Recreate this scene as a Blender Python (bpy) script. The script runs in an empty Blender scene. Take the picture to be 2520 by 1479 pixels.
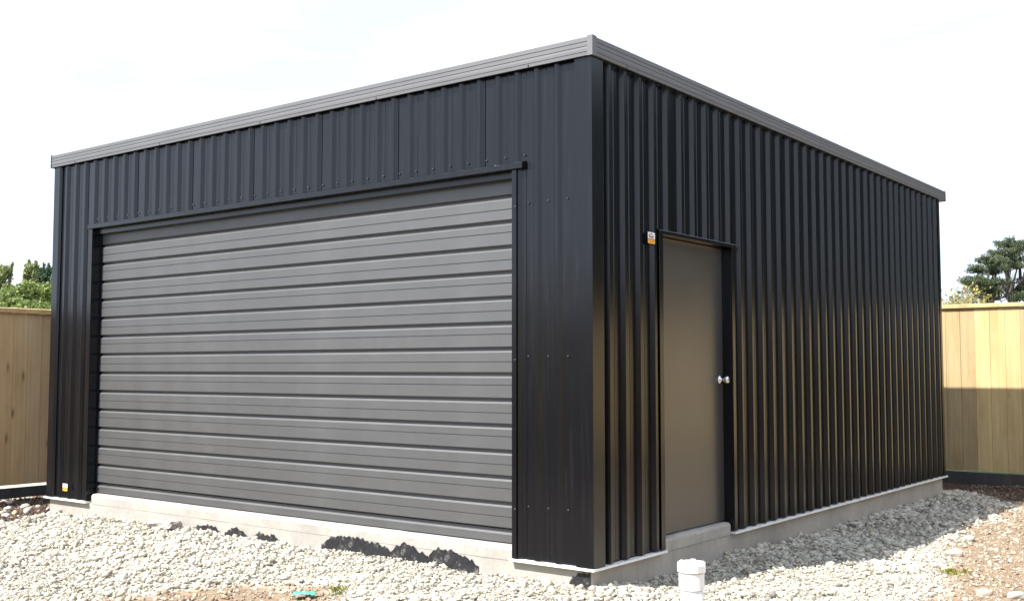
import bpy, bmesh, math, random
import numpy as np
from mathutils import Vector, Matrix, noise as mnoise

scene = bpy.context.scene
COL = scene.collection
random.seed(7)
rng = np.random.default_rng(7)

# ------------------------------------------------------------------ camera
CAM = Vector((3.5746, -5.4226, 1.1611))
YAW, PITCH = -0.6549, 0.0633
cam_d = bpy.data.cameras.new('camera')
cam_d.sensor_width = 36.0
cam_d.lens = 2668.5 / 2520.0 * 36.0
cam_d.clip_start = 0.05
cam_d.clip_end = 3000.0
cam = bpy.data.objects.new('camera', cam_d)
COL.objects.link(cam)
FW = Vector((math.sin(YAW) * math.cos(PITCH), math.cos(YAW) * math.cos(PITCH), math.sin(PITCH)))
cam.location = CAM
cam.rotation_euler = FW.to_track_quat('-Z', 'Y').to_euler()
scene.camera = cam

# ------------------------------------------------------------------ sky and sun
SUN_TRAVEL = Vector((0.25, 0.76, -1.0)).normalized()
sun_elev = math.asin(-SUN_TRAVEL.z)
to_sun = -SUN_TRAVEL
world = bpy.data.worlds.new('World')
scene.world = world
world.use_nodes = True
wn, wl = world.node_tree.nodes, world.node_tree.links
wn.clear()
w_out = wn.new('ShaderNodeOutputWorld')
w_bg = wn.new('ShaderNodeBackground')
w_bg.inputs['Strength'].default_value = 0.060
sky = wn.new('ShaderNodeTexSky')
sky.sky_type = 'NISHITA'
sky.sun_disc = False
sky.sun_elevation = sun_elev
sky.sun_rotation = math.atan2(to_sun.x, to_sun.y)
sky.air_density = 1.0
sky.dust_density = 1.6
sky.ozone_density = 1.0
# thin high cloud over the whole sky, streaky
tc = wn.new('ShaderNodeTexCoord')
mp = wn.new('ShaderNodeMapping')
mp.inputs['Scale'].default_value = (1.2, 1.2, 5.0)
mp.inputs['Rotation'].default_value = (0.12, 0.1, 0.4)
nz = wn.new('ShaderNodeTexNoise')
nz.inputs['Scale'].default_value = 2.2
nz.inputs['Detail'].default_value = 6.0
nz.inputs['Roughness'].default_value = 0.55
cr = wn.new('ShaderNodeValToRGB')
cr.color_ramp.elements[0].position = 0.36
cr.color_ramp.elements[0].color = (0.63, 0.63, 0.63, 1)
cr.color_ramp.elements[1].position = 0.62
cr.color_ramp.elements[1].color = (0.95, 0.95, 0.95, 1)
mx = wn.new('ShaderNodeMix')
mx.data_type = 'RGBA'
mx.inputs[7].default_value = (10.6, 11.9, 14.2, 1)
wl.new(tc.outputs['Generated'], mp.inputs['Vector'])
wl.new(mp.outputs['Vector'], nz.inputs['Vector'])
wl.new(nz.outputs['Fac'], cr.inputs['Fac'])
wl.new(cr.outputs['Color'], mx.inputs[0])
wl.new(sky.outputs['Color'], mx.inputs[6])
wl.new(mx.outputs[2], w_bg.inputs['Color'])
wl.new(w_bg.outputs['Background'], w_out.inputs['Surface'])

sun_d = bpy.data.lights.new('sun', 'SUN')
sun_d.energy = 5.0
sun_d.angle = math.radians(0.53)
sun_d.color = (1.0, 0.96, 0.90)
sun = bpy.data.objects.new('sun', sun_d)
sun.rotation_euler = SUN_TRAVEL.to_track_quat('-Z', 'Y').to_euler()
sun.location = (-4, -12, 16)
COL.objects.link(sun)

vs = scene.view_settings
vs.view_transform = 'Standard'
vs.look = 'None'
vs.exposure = 1.12
vs.gamma = 1.0
vs.use_curve_mapping = False
scene.cycles.max_bounces = 8
scene.cycles.use_denoising = True

# ------------------------------------------------------------------ materials
class NT:
    def __init__(self, name):
        self.m = bpy.data.materials.new(name)
        self.m.use_nodes = True
        self.n, self.l = self.m.node_tree.nodes, self.m.node_tree.links
        self.b = self.n['Principled BSDF']
        self.out = self.n['Material Output']
    def add(self, t, **kw):
        x = self.n.new(t)
        for k, v in kw.items():
            if k.startswith('_'):
                setattr(x, k[1:], v)
            else:
                x.inputs[k.replace('__', ' ')].default_value = v
        return x
    def link(self, a, b):
        self.l.new(a, b)
    def setp(self, **kw):
        for k, v in kw.items():
            self.b.inputs[k.replace('__', ' ')].default_value = v
    def coord(self, kind='Object', scale=(1, 1, 1)):
        t = self.n.new('ShaderNodeTexCoord')
        m = self.n.new('ShaderNodeMapping')
        m.inputs['Scale'].default_value = scale
        self.link(t.outputs[kind], m.inputs['Vector'])
        return m.outputs['Vector']
    def noise(self, vec, scale, detail=4, rough=0.55):
        x = self.add('ShaderNodeTexNoise', Scale=scale, Detail=detail, Roughness=rough)
        if vec is not None:
            self.link(vec, x.inputs['Vector'])
        return x.outputs['Fac']
    def ramp(self, fac, stops):
        r = self.n.new('ShaderNodeValToRGB')
        e = r.color_ramp.elements
        while len(e) < len(stops):
            e.new(0.5)
        for i, (p, c) in enumerate(stops):
            e[i].position = p
            e[i].color = (c[0], c[1], c[2], 1) if hasattr(c, '__len__') else (c, c, c, 1)
        self.link(fac, r.inputs['Fac'])
        return r.outputs['Color']
    def mix(self, fac, a, b, mode='MIX'):
        m = self.n.new('ShaderNodeMix')
        m.data_type = 'RGBA'
        m.blend_type = mode
        for sock, v in ((0, fac), (6, a), (7, b)):
            if hasattr(v, 'is_linked') or hasattr(v, 'links'):
                self.link(v, m.inputs[sock])
            elif sock == 0:
                m.inputs[0].default_value = v
            else:
                m.inputs[sock].default_value = (*v, 1)
        return m.outputs[2]
    def bump(self, h, strength=0.3, dist=0.01, normal=None):
        b = self.add('ShaderNodeBump', Strength=strength, Distance=dist)
        self.link(h, b.inputs['Height'])
        if normal is not None:
            self.link(normal, b.inputs['Normal'])
        self.link(b.outputs['Normal'], self.b.inputs['Normal'])
        return b.outputs['Normal']
    def color(self, s):
        self.link(s, self.b.inputs['Base Color'])
    def rough(self, s):
        self.link(s, self.b.inputs['Roughness'])

MAT = {}
def painted_steel(key, col, rough, dust, spec=0.5, coat=0.0, metal=0.0):
    t = NT(key)
    t.setp(Metallic=metal)
    v = t.coord('Object')
    n1 = t.noise(v, 3.0, 5)
    n2 = t.noise(t.coord('Object', (14, 14, 0.8)), 3.0, 4)
    n3 = t.noise(v, 180.0, 2)
    speck = t.ramp(t.noise(v, 95.0, 2, 0.7), [(0.76, 0.0), (0.80, 1.0)])
    base = t.mix(t.ramp(n1, [(0.3, 0.0), (0.75, min(1, dust * 4))]), col, tuple(min(1, c * 1.35) for c in col))
    base = t.mix(t.ramp(n2, [(0.5, 0.0), (0.8, dust * 0.8)]), base, (0.16, 0.15, 0.14))
    sp = t.add('ShaderNodeMath', _operation='MULTIPLY')
    t.link(speck, sp.inputs[0]); sp.inputs[1].default_value = 0.015
    base = t.mix(sp.outputs[0], base, (0.3, 0.28, 0.25))
    t.color(base)
    t.rough(t.ramp(n1, [(0.2, rough * 0.9), (0.8, rough * 1.15)]))
    t.setp(Specular__IOR__Level=spec)
    if coat:
        t.setp(Coat__Weight=coat, Coat__Roughness=0.16)
    low = t.noise(t.coord('Object', (2.2, 2.2, 0.9)), 1.3, 2)      # slight oil-canning of the sheet
    nb = t.bump(low, 0.10, 0.03)
    t.bump(n3, 0.05, 0.002, nb)
    MAT[key] = t.m
painted_steel('black_cladding', (0.0026, 0.0034, 0.0056), 0.21, 0.05, 0.50)
painted_steel('black_flashing', (0.0026, 0.0034, 0.0056), 0.21, 0.05, 0.50)
painted_steel('grey_fascia', (0.150, 0.151, 0.160), 0.52, 0.06, 0.5, 0, 0.30)
painted_steel('grey_door_slat', (0.140, 0.143, 0.147), 0.54, 0.05, 0.6, 0, 0.72)
painted_steel('grey_side_door', (0.110, 0.109, 0.107), 0.30, 0.03, 0.6, 0, 0.6)
painted_steel('dark_frame', (0.010, 0.010, 0.011), 0.6, 0.1, 0.3)

t = NT('screw_head'); t.setp(Metallic=0.6, Roughness=0.28); t.b.inputs['Base Color'].default_value = (0.10, 0.10, 0.11, 1)
MAT['screw'] = t.m
t = NT('stainless_steel'); t.setp(Metallic=1.0, Roughness=0.16); t.b.inputs['Base Color'].default_value = (0.72, 0.70, 0.68, 1)
t.rough(t.ramp(t.noise(t.coord(), 60, 3), [(0.3, 0.12), (0.7, 0.24)]))
MAT['steel'] = t.m
t = NT('white_strip')
t.color(t.ramp(t.noise(t.coord('Object', (4, 4, 12)), 4, 5), [(0.3, (0.62, 0.61, 0.59)), (0.6, (0.80, 0.80, 0.79))])); t.setp(Roughness=0.5)
MAT['white_strip'] = t.m
t = NT('white_pvc')
t.color(t.mix(t.ramp(t.noise(t.coord('Object', (6, 6, 2)), 5, 6), [(0.55, 0.0), (0.85, 0.35)]), (0.80, 0.80, 0.79), (0.55, 0.50, 0.43)))
t.setp(Roughness=0.34); t.bump(t.noise(t.coord(), 60, 3), 0.04, 0.002)
MAT['pvc'] = t.m

t = NT('concrete')
v = t.coord('Object')
n1 = t.noise(v, 2.2, 6, 0.6); n2 = t.noise(v, 26, 5, 0.6)
vo = t.add('ShaderNodeTexVoronoi', Scale=24.0); t.link(v, vo.inputs['Vector'])
pits = t.ramp(vo.outputs['Distance'], [(0.05, 0.0), (0.12, 1.0)])
pitm = t.ramp(t.noise(v, 5.5, 3), [(0.52, 1.0), (0.6, 0.0)])
pit = t.n.new('ShaderNodeMath'); pit.operation = 'MAXIMUM'; t.link(pits, pit.inputs[0]); t.link(pitm, pit.inputs[1])
base = t.ramp(n1, [(0.25, (0.27, 0.255, 0.23)), (0.5, (0.36, 0.345, 0.315)), (0.75, (0.44, 0.425, 0.39))])
base = t.mix(t.ramp(n2, [(0.4, 0.0), (0.75, 0.35)]), base, (0.25, 0.235, 0.21))
streak = t.noise(t.coord('Object', (9, 9, 1.1)), 2.0, 5)
base = t.mix(t.ramp(streak, [(0.55, 0.0), (0.8, 0.5)]), base, (0.24, 0.22, 0.19))
base = t.mix(pit.outputs[0], (0.16, 0.15, 0.135), base)
t.color(base); t.setp(Roughness=0.85, Specular__IOR__Level=0.25)
hh = t.n.new('ShaderNodeMath'); hh.operation = 'ADD'; t.link(n2, hh.inputs[0]); t.link(pit.outputs[0], hh.inputs[1])
t.bump(hh.outputs[0], 0.35, 0.006)
MAT['concrete'] = t.m

def wood(key, c0, c1, c2):
    t = NT(key)
    oi = t.n.new('ShaderNodeObjectInfo')
    tcn = t.n.new('ShaderNodeTexCoord')
    off = t.n.new('ShaderNodeVectorMath'); off.operation = 'MULTIPLY_ADD'
    cmb = t.n.new('ShaderNodeCombineXYZ')
    for s in ('X', 'Y', 'Z'):
        t.link(oi.outputs['Random'], cmb.inputs[s])
    t.link(cmb.outputs[0], off.inputs[0]); off.inputs[1].default_value = (37, 53, 71); t.link(tcn.outputs['Object'], off.inputs[2])
    def mapped(sc):
        m = t.n.new('ShaderNodeMapping'); m.inputs['Scale'].default_value = sc
        t.link(off.outputs[0], m.inputs['Vector']); return m.outputs['Vector']
    warp = t.noise(mapped((1, 1, 0.35)), 3.0, 3)
    wv = t.add('ShaderNodeTexWave', Scale=4.5, Distortion=5.5, Detail=3.0); wv.wave_type = 'BANDS'; wv.bands_direction = 'X'
    wv.inputs['Detail Scale'].default_value = 0.8
    t.link(mapped((1.0, 1.0, 0.10)), wv.inputs['Vector'])
    fine = t.noise(mapped((60, 60, 1.5)), 3.0, 3)
    broad = t.noise(mapped((4, 4, 0.9)), 1.6, 4)
    vo = t.add('ShaderNodeTexVoronoi', Scale=1.0, Randomness=1.0); t.link(mapped((5.5, 5.5, 1.9)), vo.inputs['Vector'])
    knot = t.ramp(vo.outputs['Distance'], [(0.045, 1.0), (0.10, 0.35), (0.17, 0.0)])
    col = t.ramp(broad, [(0.3, c0), (0.52, c1), (0.75, c2)])
    col = t.mix(t.ramp(wv.outputs['Fac'], [(0.45, 0.0), (0.95, 0.16)]), col, tuple(c * 0.72 for c in c0))
    col = t.mix(t.ramp(fine, [(0.4, 0.0), (0.8, 0.28)]), col, tuple(c * 0.6 for c in c0))
    col = t.mix(knot, col, (c0[0] * 0.5, c0[1] * 0.42, c0[2] * 0.36))
    r = t.ramp(oi.outputs['Random'], [(0.0, (0.76, 0.74, 0.74)), (0.35, (0.95, 0.97, 1.0)), (0.7, (1.05, 1.0, 0.95)), (1.0, (1.14, 1.10, 1.02))])
    col = t.mix(1.0, col, r, 'MULTIPLY')
    t.color(col); t.setp(Roughness=0.75, Specular__IOR__Level=0.3)
    t.bump(fine, 0.25, 0.003)
    MAT[key] = t.m
wood('pine_paling', (0.44, 0.33, 0.165), (0.53, 0.41, 0.215), (0.58, 0.46, 0.26))
wood('weathered_paling', (0.50, 0.345, 0.18), (0.58, 0.41, 0.22), (0.62, 0.46, 0.265))
wood('plinth_timber', (0.050, 0.048, 0.046), (0.070, 0.068, 0.066), (0.095, 0.092, 0.090))
wood('cap_timber', (0.46, 0.32, 0.16), (0.56, 0.41, 0.22), (0.62, 0.47, 0.27))

def stone_mat(key, cols, rough=0.9, bump=0.4, isl=True):
    t = NT(key)
    g = t.n.new('ShaderNodeNewGeometry')
    v = t.coord('Object')
    if isl:
        base = t.ramp(g.outputs['Random Per Island'], cols)
    else:
        oi = t.n.new('ShaderNodeObjectInfo'); base = t.ramp(oi.outputs['Random'], cols)
    n = t.noise(v, 45, 4, 0.6)
    base = t.mix(t.ramp(n, [(0.35, 0.35), (0.65, 0.0)]), base, (0.20, 0.18, 0.15))
    base = t.mix(t.ramp(t.noise(v, 1.1, 5, 0.65), [(0.50, 0.0), (0.74, 0.42)]), base, (0.36, 0.29, 0.21))
    t.color(base); t.setp(Roughness=rough, Specular__IOR__Level=0.25)
    t.bump(n, bump, 0.004)
    MAT[key] = t.m
stone_mat('gravel_stone', [(0.0, (0.20, 0.185, 0.155)), (0.16, (0.37, 0.345, 0.29)), (0.55, (0.51, 0.485, 0.41)), (0.9, (0.58, 0.55, 0.47)), (1.0, (0.48, 0.40, 0.29))])
stone_mat('dirt_pebble', [(0.0, (0.17, 0.12, 0.08)), (0.35, (0.29, 0.215, 0.145)), (0.6, (0.38, 0.30, 0.21)), (0.8, (0.48, 0.42, 0.33)), (1.0, (0.55, 0.51, 0.44))])
stone_mat('dark_clod', [(0.0, (0.045, 0.026, 0.017)), (0.6, (0.085, 0.050, 0.033)), (0.85, (0.14, 0.09, 0.06)), (1.0, (0.30, 0.25, 0.20))])
stone_mat('cobble', [(0.0, (0.34, 0.30, 0.25)), (0.5, (0.46, 0.43, 0.39)), (0.85, (0.50, 0.46, 0.40)), (1.0, (0.48, 0.36, 0.20))], isl=False)

# ground: soil, gravel fines and grass by where they lie
t = NT('yard_ground')
at = t.n.new('ShaderNodeVertexColor'); at.layer_name = 'cover'
sep = t.n.new('ShaderNodeSeparateColor'); t.link(at.outputs['Color'], sep.inputs['Color'])
v = t.coord('Object')
n1 = t.noise(v, 1.3, 6, 0.6); n2 = t.noise(v, 22, 6, 0.65); n3 = t.noise(v, 90, 3)
soil = t.ramp(n2, [(0.25, (0.15, 0.105, 0.07)), (0.5, (0.25, 0.185, 0.125)), (0.75, (0.36, 0.285, 0.205))])
soil = t.mix(t.ramp(n1, [(0.35, 0.0), (0.7, 0.5)]), soil, (0.25, 0.19, 0.135))
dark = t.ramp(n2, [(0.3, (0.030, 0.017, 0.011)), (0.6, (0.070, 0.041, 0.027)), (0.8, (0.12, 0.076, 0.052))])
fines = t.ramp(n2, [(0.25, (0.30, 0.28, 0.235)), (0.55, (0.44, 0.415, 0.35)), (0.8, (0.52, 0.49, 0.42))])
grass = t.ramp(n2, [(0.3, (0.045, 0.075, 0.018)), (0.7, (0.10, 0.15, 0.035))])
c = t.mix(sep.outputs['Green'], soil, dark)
c = t.mix(sep.outputs['Red'], c, fines)
c = t.mix(sep.outputs['Blue'], c, grass)
t.color(c); t.setp(Roughness=0.95, Specular__IOR__Level=0.15)
t.bump(n2, 0.8, 0.03)
MAT['ground'] = t.m

def leaf_mat(key, cols, trans=0.25):
    t = NT(key)
    g = t.n.new('ShaderNodeNewGeometry')
    t.color(t.ramp(g.outputs['Random Per Island'], cols)); t.setp(Roughness=0.6, Specular__IOR__Level=0.3)
    tr = t.n.new('ShaderNodeBsdfTranslucent')
    t.link(t.ramp(g.outputs['Random Per Island'], cols), tr.inputs['Color'])
    ms = t.n.new('ShaderNodeMixShader'); ms.inputs[0].default_value = trans
    t.link(t.b.outputs[0], ms.inputs[1]); t.link(tr.outputs[0], ms.inputs[2]); t.link(ms.outputs[0], t.out.inputs['Surface'])
    MAT[key] = t.m
leaf_mat('leaf_light', [(0.0, (0.12, 0.17, 0.05)), (0.5, (0.21, 0.27, 0.085)), (1.0, (0.30, 0.35, 0.12))])
leaf_mat('leaf_olive', [(0.0, (0.17, 0.20, 0.085)), (0.5, (0.27, 0.30, 0.125)), (1.0, (0.36, 0.38, 0.17))])
leaf_mat('leaf_dark', [(0.0, (0.05, 0.09, 0.06)), (0.5, (0.08, 0.14, 0.08)), (1.0, (0.13, 0.19, 0.10))])
leaf_mat('leaf_pine', [(0.0, (0.045, 0.062, 0.042)), (0.55, (0.080, 0.105, 0.055)), (1.0, (0.14, 0.17, 0.075))], 0.25)
leaf_mat('leaf_evergreen', [(0.0, (0.016, 0.028, 0.014)), (0.5, (0.026, 0.044, 0.020)), (1.0, (0.045, 0.065, 0.028))], 0.1)
leaf_mat('leaf_yellow', [(0.0, (0.22, 0.20, 0.05)), (0.5, (0.33, 0.29, 0.08)), (1.0, (0.42, 0.36, 0.12))])
t = NT('bark')
t.color(t.ramp(t.noise(t.coord('Object', (3, 3, 0.6)), 4, 5), [(0.3, (0.035, 0.028, 0.023)), (0.7, (0.11, 0.09, 0.075))])); t.setp(Roughness=0.9)
MAT['bark'] = t.m
t = NT('bare_twig')
t.color(t.ramp(t.noise(t.coord(), 4, 3), [(0.3, (0.14, 0.13, 0.115)), (0.7, (0.25, 0.235, 0.21))])); t.setp(Roughness=0.9)
MAT['twig'] = t.m
t = NT('black_polythene')
v = t.coord()
t.color(t.mix(t.ramp(t.noise(v, 16, 6, 0.7), [(0.54, 0.0), (0.68, 0.7)]), (0.016, 0.016, 0.019), (0.22, 0.21, 0.20)))
t.setp(Roughness=0.5, Specular__IOR__Level=0.4); t.bump(t.noise(v, 22, 5), 0.4, 0.008)
MAT['polythene'] = t.m
t = NT('green_plastic'); t.b.inputs['Base Color'].default_value = (0.10, 0.42, 0.27, 1); t.setp(Roughness=0.4)
t.bump(t.noise(t.coord(), 40, 4), 0.4, 0.005); MAT['green_plastic'] = t.m
def flat(key, c, rough=0.45):
    t = NT(key)
    t.color(t.mix(t.ramp(t.noise(t.coord(), 40, 3), [(0.5, 0.0), (0.9, 0.15)]), c, tuple(x * 0.7 for x in c)))
    t.setp(Roughness=rough); MAT[key] = t.m
flat('sticker_white', (0.78, 0.78, 0.80)); flat('sticker_yellow', (0.72, 0.40, 0.03)); flat('sticker_orange', (0.70, 0.22, 0.05))
flat('sticker_navy', (0.03, 0.035, 0.07)); flat('sticker_red', (0.55, 0.05, 0.05))
leaf_mat('weed', [(0.0, (0.10, 0.12, 0.02)), (0.6, (0.20, 0.21, 0.04)), (1.0, (0.30, 0.27, 0.06))], 0.2)

# ------------------------------------------------------------------ mesh helpers
class MB:
    def __init__(self):
        self.v, self.f = [], []
    def quad(self, a, b, c, d):
        i = len(self.v); self.v += [tuple(a), tuple(b), tuple(c), tuple(d)]; self.f.append((i, i + 1, i + 2, i + 3))
    def poly(self, pts):
        i = len(self.v); self.v += [tuple(p) for p in pts]; self.f.append(tuple(range(i, i + len(pts))))
    def box(self, x0, x1, y0, y1, z0, z1):
        i = len(self.v)
        self.v += [(x0, y0, z0), (x1, y0, z0), (x1, y1, z0), (x0, y1, z0), (x0, y0, z1), (x1, y0, z1), (x1, y1, z1), (x0, y1, z1)]
        self.f += [tuple(i + k for k in q) for q in ((0, 3, 2, 1), (4, 5, 6, 7), (0, 1, 5, 4), (1, 2, 6, 5), (2, 3, 7, 6), (3, 0, 4, 7))]
        return self
    def extrude(self, prof, mapf, s0, s1, caps=True):
        """prof: list of (a, b) closed outline; mapf(a, b, s) -> xyz"""
        i = len(self.v); n = len(prof)
        self.v += [mapf(a, b, s0) for a, b in prof] + [mapf(a, b, s1) for a, b in prof]
        for k in range(n):
            self.f.append((i + k, i + (k + 1) % n, i + n + (k + 1) % n, i + n + k))
        if caps:
            self.f.append(tuple(i + k for k in range(n - 1, -1, -1))); self.f.append(tuple(i + n + k for k in range(n)))
        return self
    def lathe(self, prof, n=24, origin=(0, 0, 0), axis='Z'):
        i = len(self.v); m = len(prof)
        for k in range(n):
            a = 2 * math.pi * k / n
            for r, h in prof:
                p = (r * math.cos(a), r * math.sin(a), h)
                if axis == 'X':
                    p = (h, r * math.cos(a), r * math.sin(a))
                self.v.append((p[0] + origin[0], p[1] + origin[1], p[2] + origin[2]))
        for k in range(n):
            for j in range(m - 1):
                a, b = i + k * m + j, i + ((k + 1) % n) * m + j
                self.f.append((a, b, b + 1, a + 1))
        return self
    def tube(self, pts, rad, n=6):
        i = len(self.v); m = len(pts)
        for k, p in enumerate(pts):
            p = Vector(p)
            d = (Vector(pts[min(k + 1, m - 1)]) - Vector(pts[max(k - 1, 0)])).normalized()
            q = d.to_track_quat('Z', 'Y')
            for s in range(n):
                a = 2 * math.pi * s / n
                self.v.append(tuple(p + q @ Vector((math.cos(a) * rad[k], math.sin(a) * rad[k], 0))))
        for k in range(m - 1):
            for s in range(n):
                a, b = i + k * n + s, i + k * n + (s + 1) % n
                self.f.append((a, b, b + n, a + n))
        return self
    def mesh(self, name, fix=True):
        me = bpy.data.meshes.new(name)
        me.from_pydata(self.v, [], self.f)
        if fix:
            bm = bmesh.new(); bm.from_mesh(me)
            bmesh.ops.remove_doubles(bm, verts=bm.verts, dist=1e-5)
            bmesh.ops.recalc_face_normals(bm, faces=bm.faces)
            bm.to_mesh(me); bm.free()
        return me

def link_obj(name, me, mat=None, parent=None, loc=None):
    if mat is not None and me is not None and not me.materials:
        me.materials.append(MAT[mat])
    o = bpy.data.objects.new(name, me)
    COL.objects.link(o)
    if parent is not None:
        o.parent = parent
    if loc is not None:
        o.location = loc
    return o
def build(name, mb, mat, parent=None, bevel=0, smooth=False, fix=True, loc=None):
    o = link_obj(name, mb.mesh(name, fix), mat, parent, loc)
    if smooth:
        for p in o.data.polygons:
            p.use_smooth = True
    if bevel:
        m = o.modifiers.new('bevel', 'BEVEL'); m.width = bevel; m.segments = 2; m.limit_method = 'ANGLE'
    return o
def tag(o, label=None, cat=None, group=None, kind=None):
    for k, v in (('label', label), ('category', cat), ('group', group), ('kind', kind)):
        if v:
            o[k] = v
    return o
def empty(name, loc=(0, 0, 0)):
    o = bpy.data.objects.new(name, None); o.empty_display_size = 0.3; o.location = loc
    COL.objects.link(o); return o
def np_mesh(name, verts, faces):
    """verts (N,3), faces (M,k) numpy -> mesh, fast"""
    me = bpy.data.meshes.new(name)
    k = faces.shape[1]
    me.vertices.add(len(verts)); me.vertices.foreach_set('co', np.ascontiguousarray(verts, np.float32).ravel())
    me.loops.add(faces.size); me.loops.foreach_set('vertex_index', np.ascontiguousarray(faces, np.int32).ravel())
    me.polygons.add(len(faces)); me.polygons.foreach_set('loop_start', np.arange(0, faces.size, k, dtype=np.int32))
    me.update(calc_edges=True)
    return me

# ------------------------------------------------------------------ ground
SHED_W, SHED_D = 5.975, 7.01
FX = [-9.0, -7.2, -5.9, -5.0, -4.1, -3.2, -2.28, -1.6, -0.87, -0.4, 0.0, 3.0]
FZ = [-0.25, -0.235, -0.150, -0.120, -0.108, -0.095, -0.09, -0.095, -0.095, -0.075, -0.10, -0.2]
RY = [-3.0, 0.0, 0.9, 1.8, 3.3, 4.8, 7.0, 9.0]
RZ = [-0.2, -0.10, -0.155, -0.125, -0.175, -0.175, -0.18, -0.26]
BACK_Y, LEFT_X = 8.85, -8.1

def smooth01(t):
    t = np.clip(t, 0, 1); return t * t * (3 - 2 * t)
# boundary of the gravel: soil in front (towards the camera), to the right and to the left
FBX = [-9, -3.2, -2.6, -2.43, -2.26, -2.115, -1.83, -1.45, -0.96, -0.5, 0.2, 1.2, 2.2, 5]
FBY = [-4.5, -3.6, -2.0, -1.66, -1.30, -1.02, -0.82, -0.86, -1.05, -1.6, -2.4, -2.8, -2.8, -2.8]
RBY = [-3, 0.0, 1.23, 2.06, 2.84, 4.0, 4.71, 5.36, 6.6, 7.4, 8.0]
RBX = [2.5, 1.95, 1.62, 1.46, 1.22, 1.02, 0.96, 0.95, 0.86, 0.35, -0.2]
LBY = [-5, -0.8, -0.32, -0.08, 0.29, 0.9]
LBX = [-6.5, -5.98, -5.93, -5.97, -5.90, -5.88]
def wob(x, y, s, ph):
    return (np.sin(x * s + ph) * np.cos(y * s * 1.3 + ph * 2) + 0.6 * np.sin(x * s * 2.7 + y * s * 2.1 + ph * 3)
            + 0.4 * np.cos(x * s * 5.3 - y * s * 4.7 + ph))
def gravel_sdf(x, y):
    """positive inside the gravel, metres"""
    x = np.asarray(x, float); y = np.asarray(y, float)
    a = y - np.interp(x, FBX, FBY)
    b = np.interp(y, RBY, RBX) - x
    c = x - np.interp(y, LBY, LBX)
    d = np.minimum(np.minimum(a * 0.8, b), c)
    d = np.minimum(d, 7.7 - y)
    return d + 0.07 * wob(x, y, 4.0, 0.7)
def ground_z(x, y):
    x = np.asarray(x, float); y = np.asarray(y, float)
    hf = np.interp(x, FX, FZ); hr = np.interp(y, RY, RZ)
    df = np.maximum(-y, 0); dr = np.maximum(x, 0)
    wall = np.where((x > 0) & (y > 0), hr, np.where(y <= 0, hf, hr))
    wall = np.where((x > 0) & (y <= 0), -0.10 + 0 * x, wall)
    wall = np.where(x < -SHED_W, np.interp(x, FX, FZ), wall)
    wall = wall - 0.035
    dist = np.sqrt(df ** 2 + dr ** 2)
    far = -0.225
    z = wall + (far - wall) * smooth01(dist / 1.5)
    z = z + 0.010 * wob(x, y, 3.1, 0.2) + 0.006 * wob(x, y, 9.0, 1.9)
    # heap of gravel against the slab on the left
    z = z + 0.055 * np.exp(-(((x + 4.75) / 0.55) ** 2 + ((y + 0.22) / 0.22) ** 2))
    # bank of soil along the back fence
    z = z + 0.05 * np.exp(-(((y - 8.2) / 0.4) ** 2)) * (x > -1.5)
    return z
xs = np.concatenate([[-900, -400, -180, -90, -45, -25, -16, -12.5, -11], np.arange(-10.0, 6.01, 0.09), [7, 9, 12, 18, 30, 60, 140, 400, 900]])
ys = np.concatenate([[-900, -400, -160, -70, -35, -22, -16, -13, -11], np.arange(-9.5, 9.6, 0.09), [10.5, 12, 16, 24, 40, 80, 180, 400, 1200]])
GX, GY = np.meshgrid(xs, ys, indexing='ij')
GZ = ground_z(GX, GY)
yard = (GX > -10.5) & (GX < 7) & (GY > -10.5) & (GY < 10)
GZ = np.where(yard, GZ, -0.25)
nx, ny = len(xs), len(ys)
idx = np.arange(nx * ny).reshape(nx, ny)
F = np.stack([idx[:-1, :-1], idx[1:, :-1], idx[1:, 1:], idx[:-1, 1:]], -1).reshape(-1, 4)
gme = np_mesh('ground', np.stack([GX, GY, GZ], -1).reshape(-1, 3), F)
sd = gravel_sdf(GX, GY)
cov = np.zeros((nx, ny, 4), np.float32); cov[..., 3] = 1
cov[..., 0] = smooth01(sd / 0.10 + 0.5)
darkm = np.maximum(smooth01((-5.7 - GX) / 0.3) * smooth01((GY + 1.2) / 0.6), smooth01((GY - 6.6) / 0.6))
cov[..., 1] = np.maximum(darkm, smooth01((-3.4 - GY) / 0.8))  # yard behind the camera, unseen, darkened to dim its reflection in the walls
cov[..., 2] = ((GX < LEFT_X - 0.12) | (GY > BACK_Y + 0.12) | (GX > 11) | (GY < -12)).astype(np.float32)
lb = (GX < LEFT_X - 0.05) & (GX > LEFT_X - 3)
cov[..., 2] = np.where(lb, 0, cov[..., 2]); cov[..., 1] = np.where(lb, 0, cov[..., 1]); cov[..., 0] = np.where(lb, 1, cov[..., 0])
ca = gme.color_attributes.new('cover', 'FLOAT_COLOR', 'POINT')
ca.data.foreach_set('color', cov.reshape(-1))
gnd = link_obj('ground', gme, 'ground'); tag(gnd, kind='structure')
for p in gme.polygons:
    p.use_smooth = True

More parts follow.
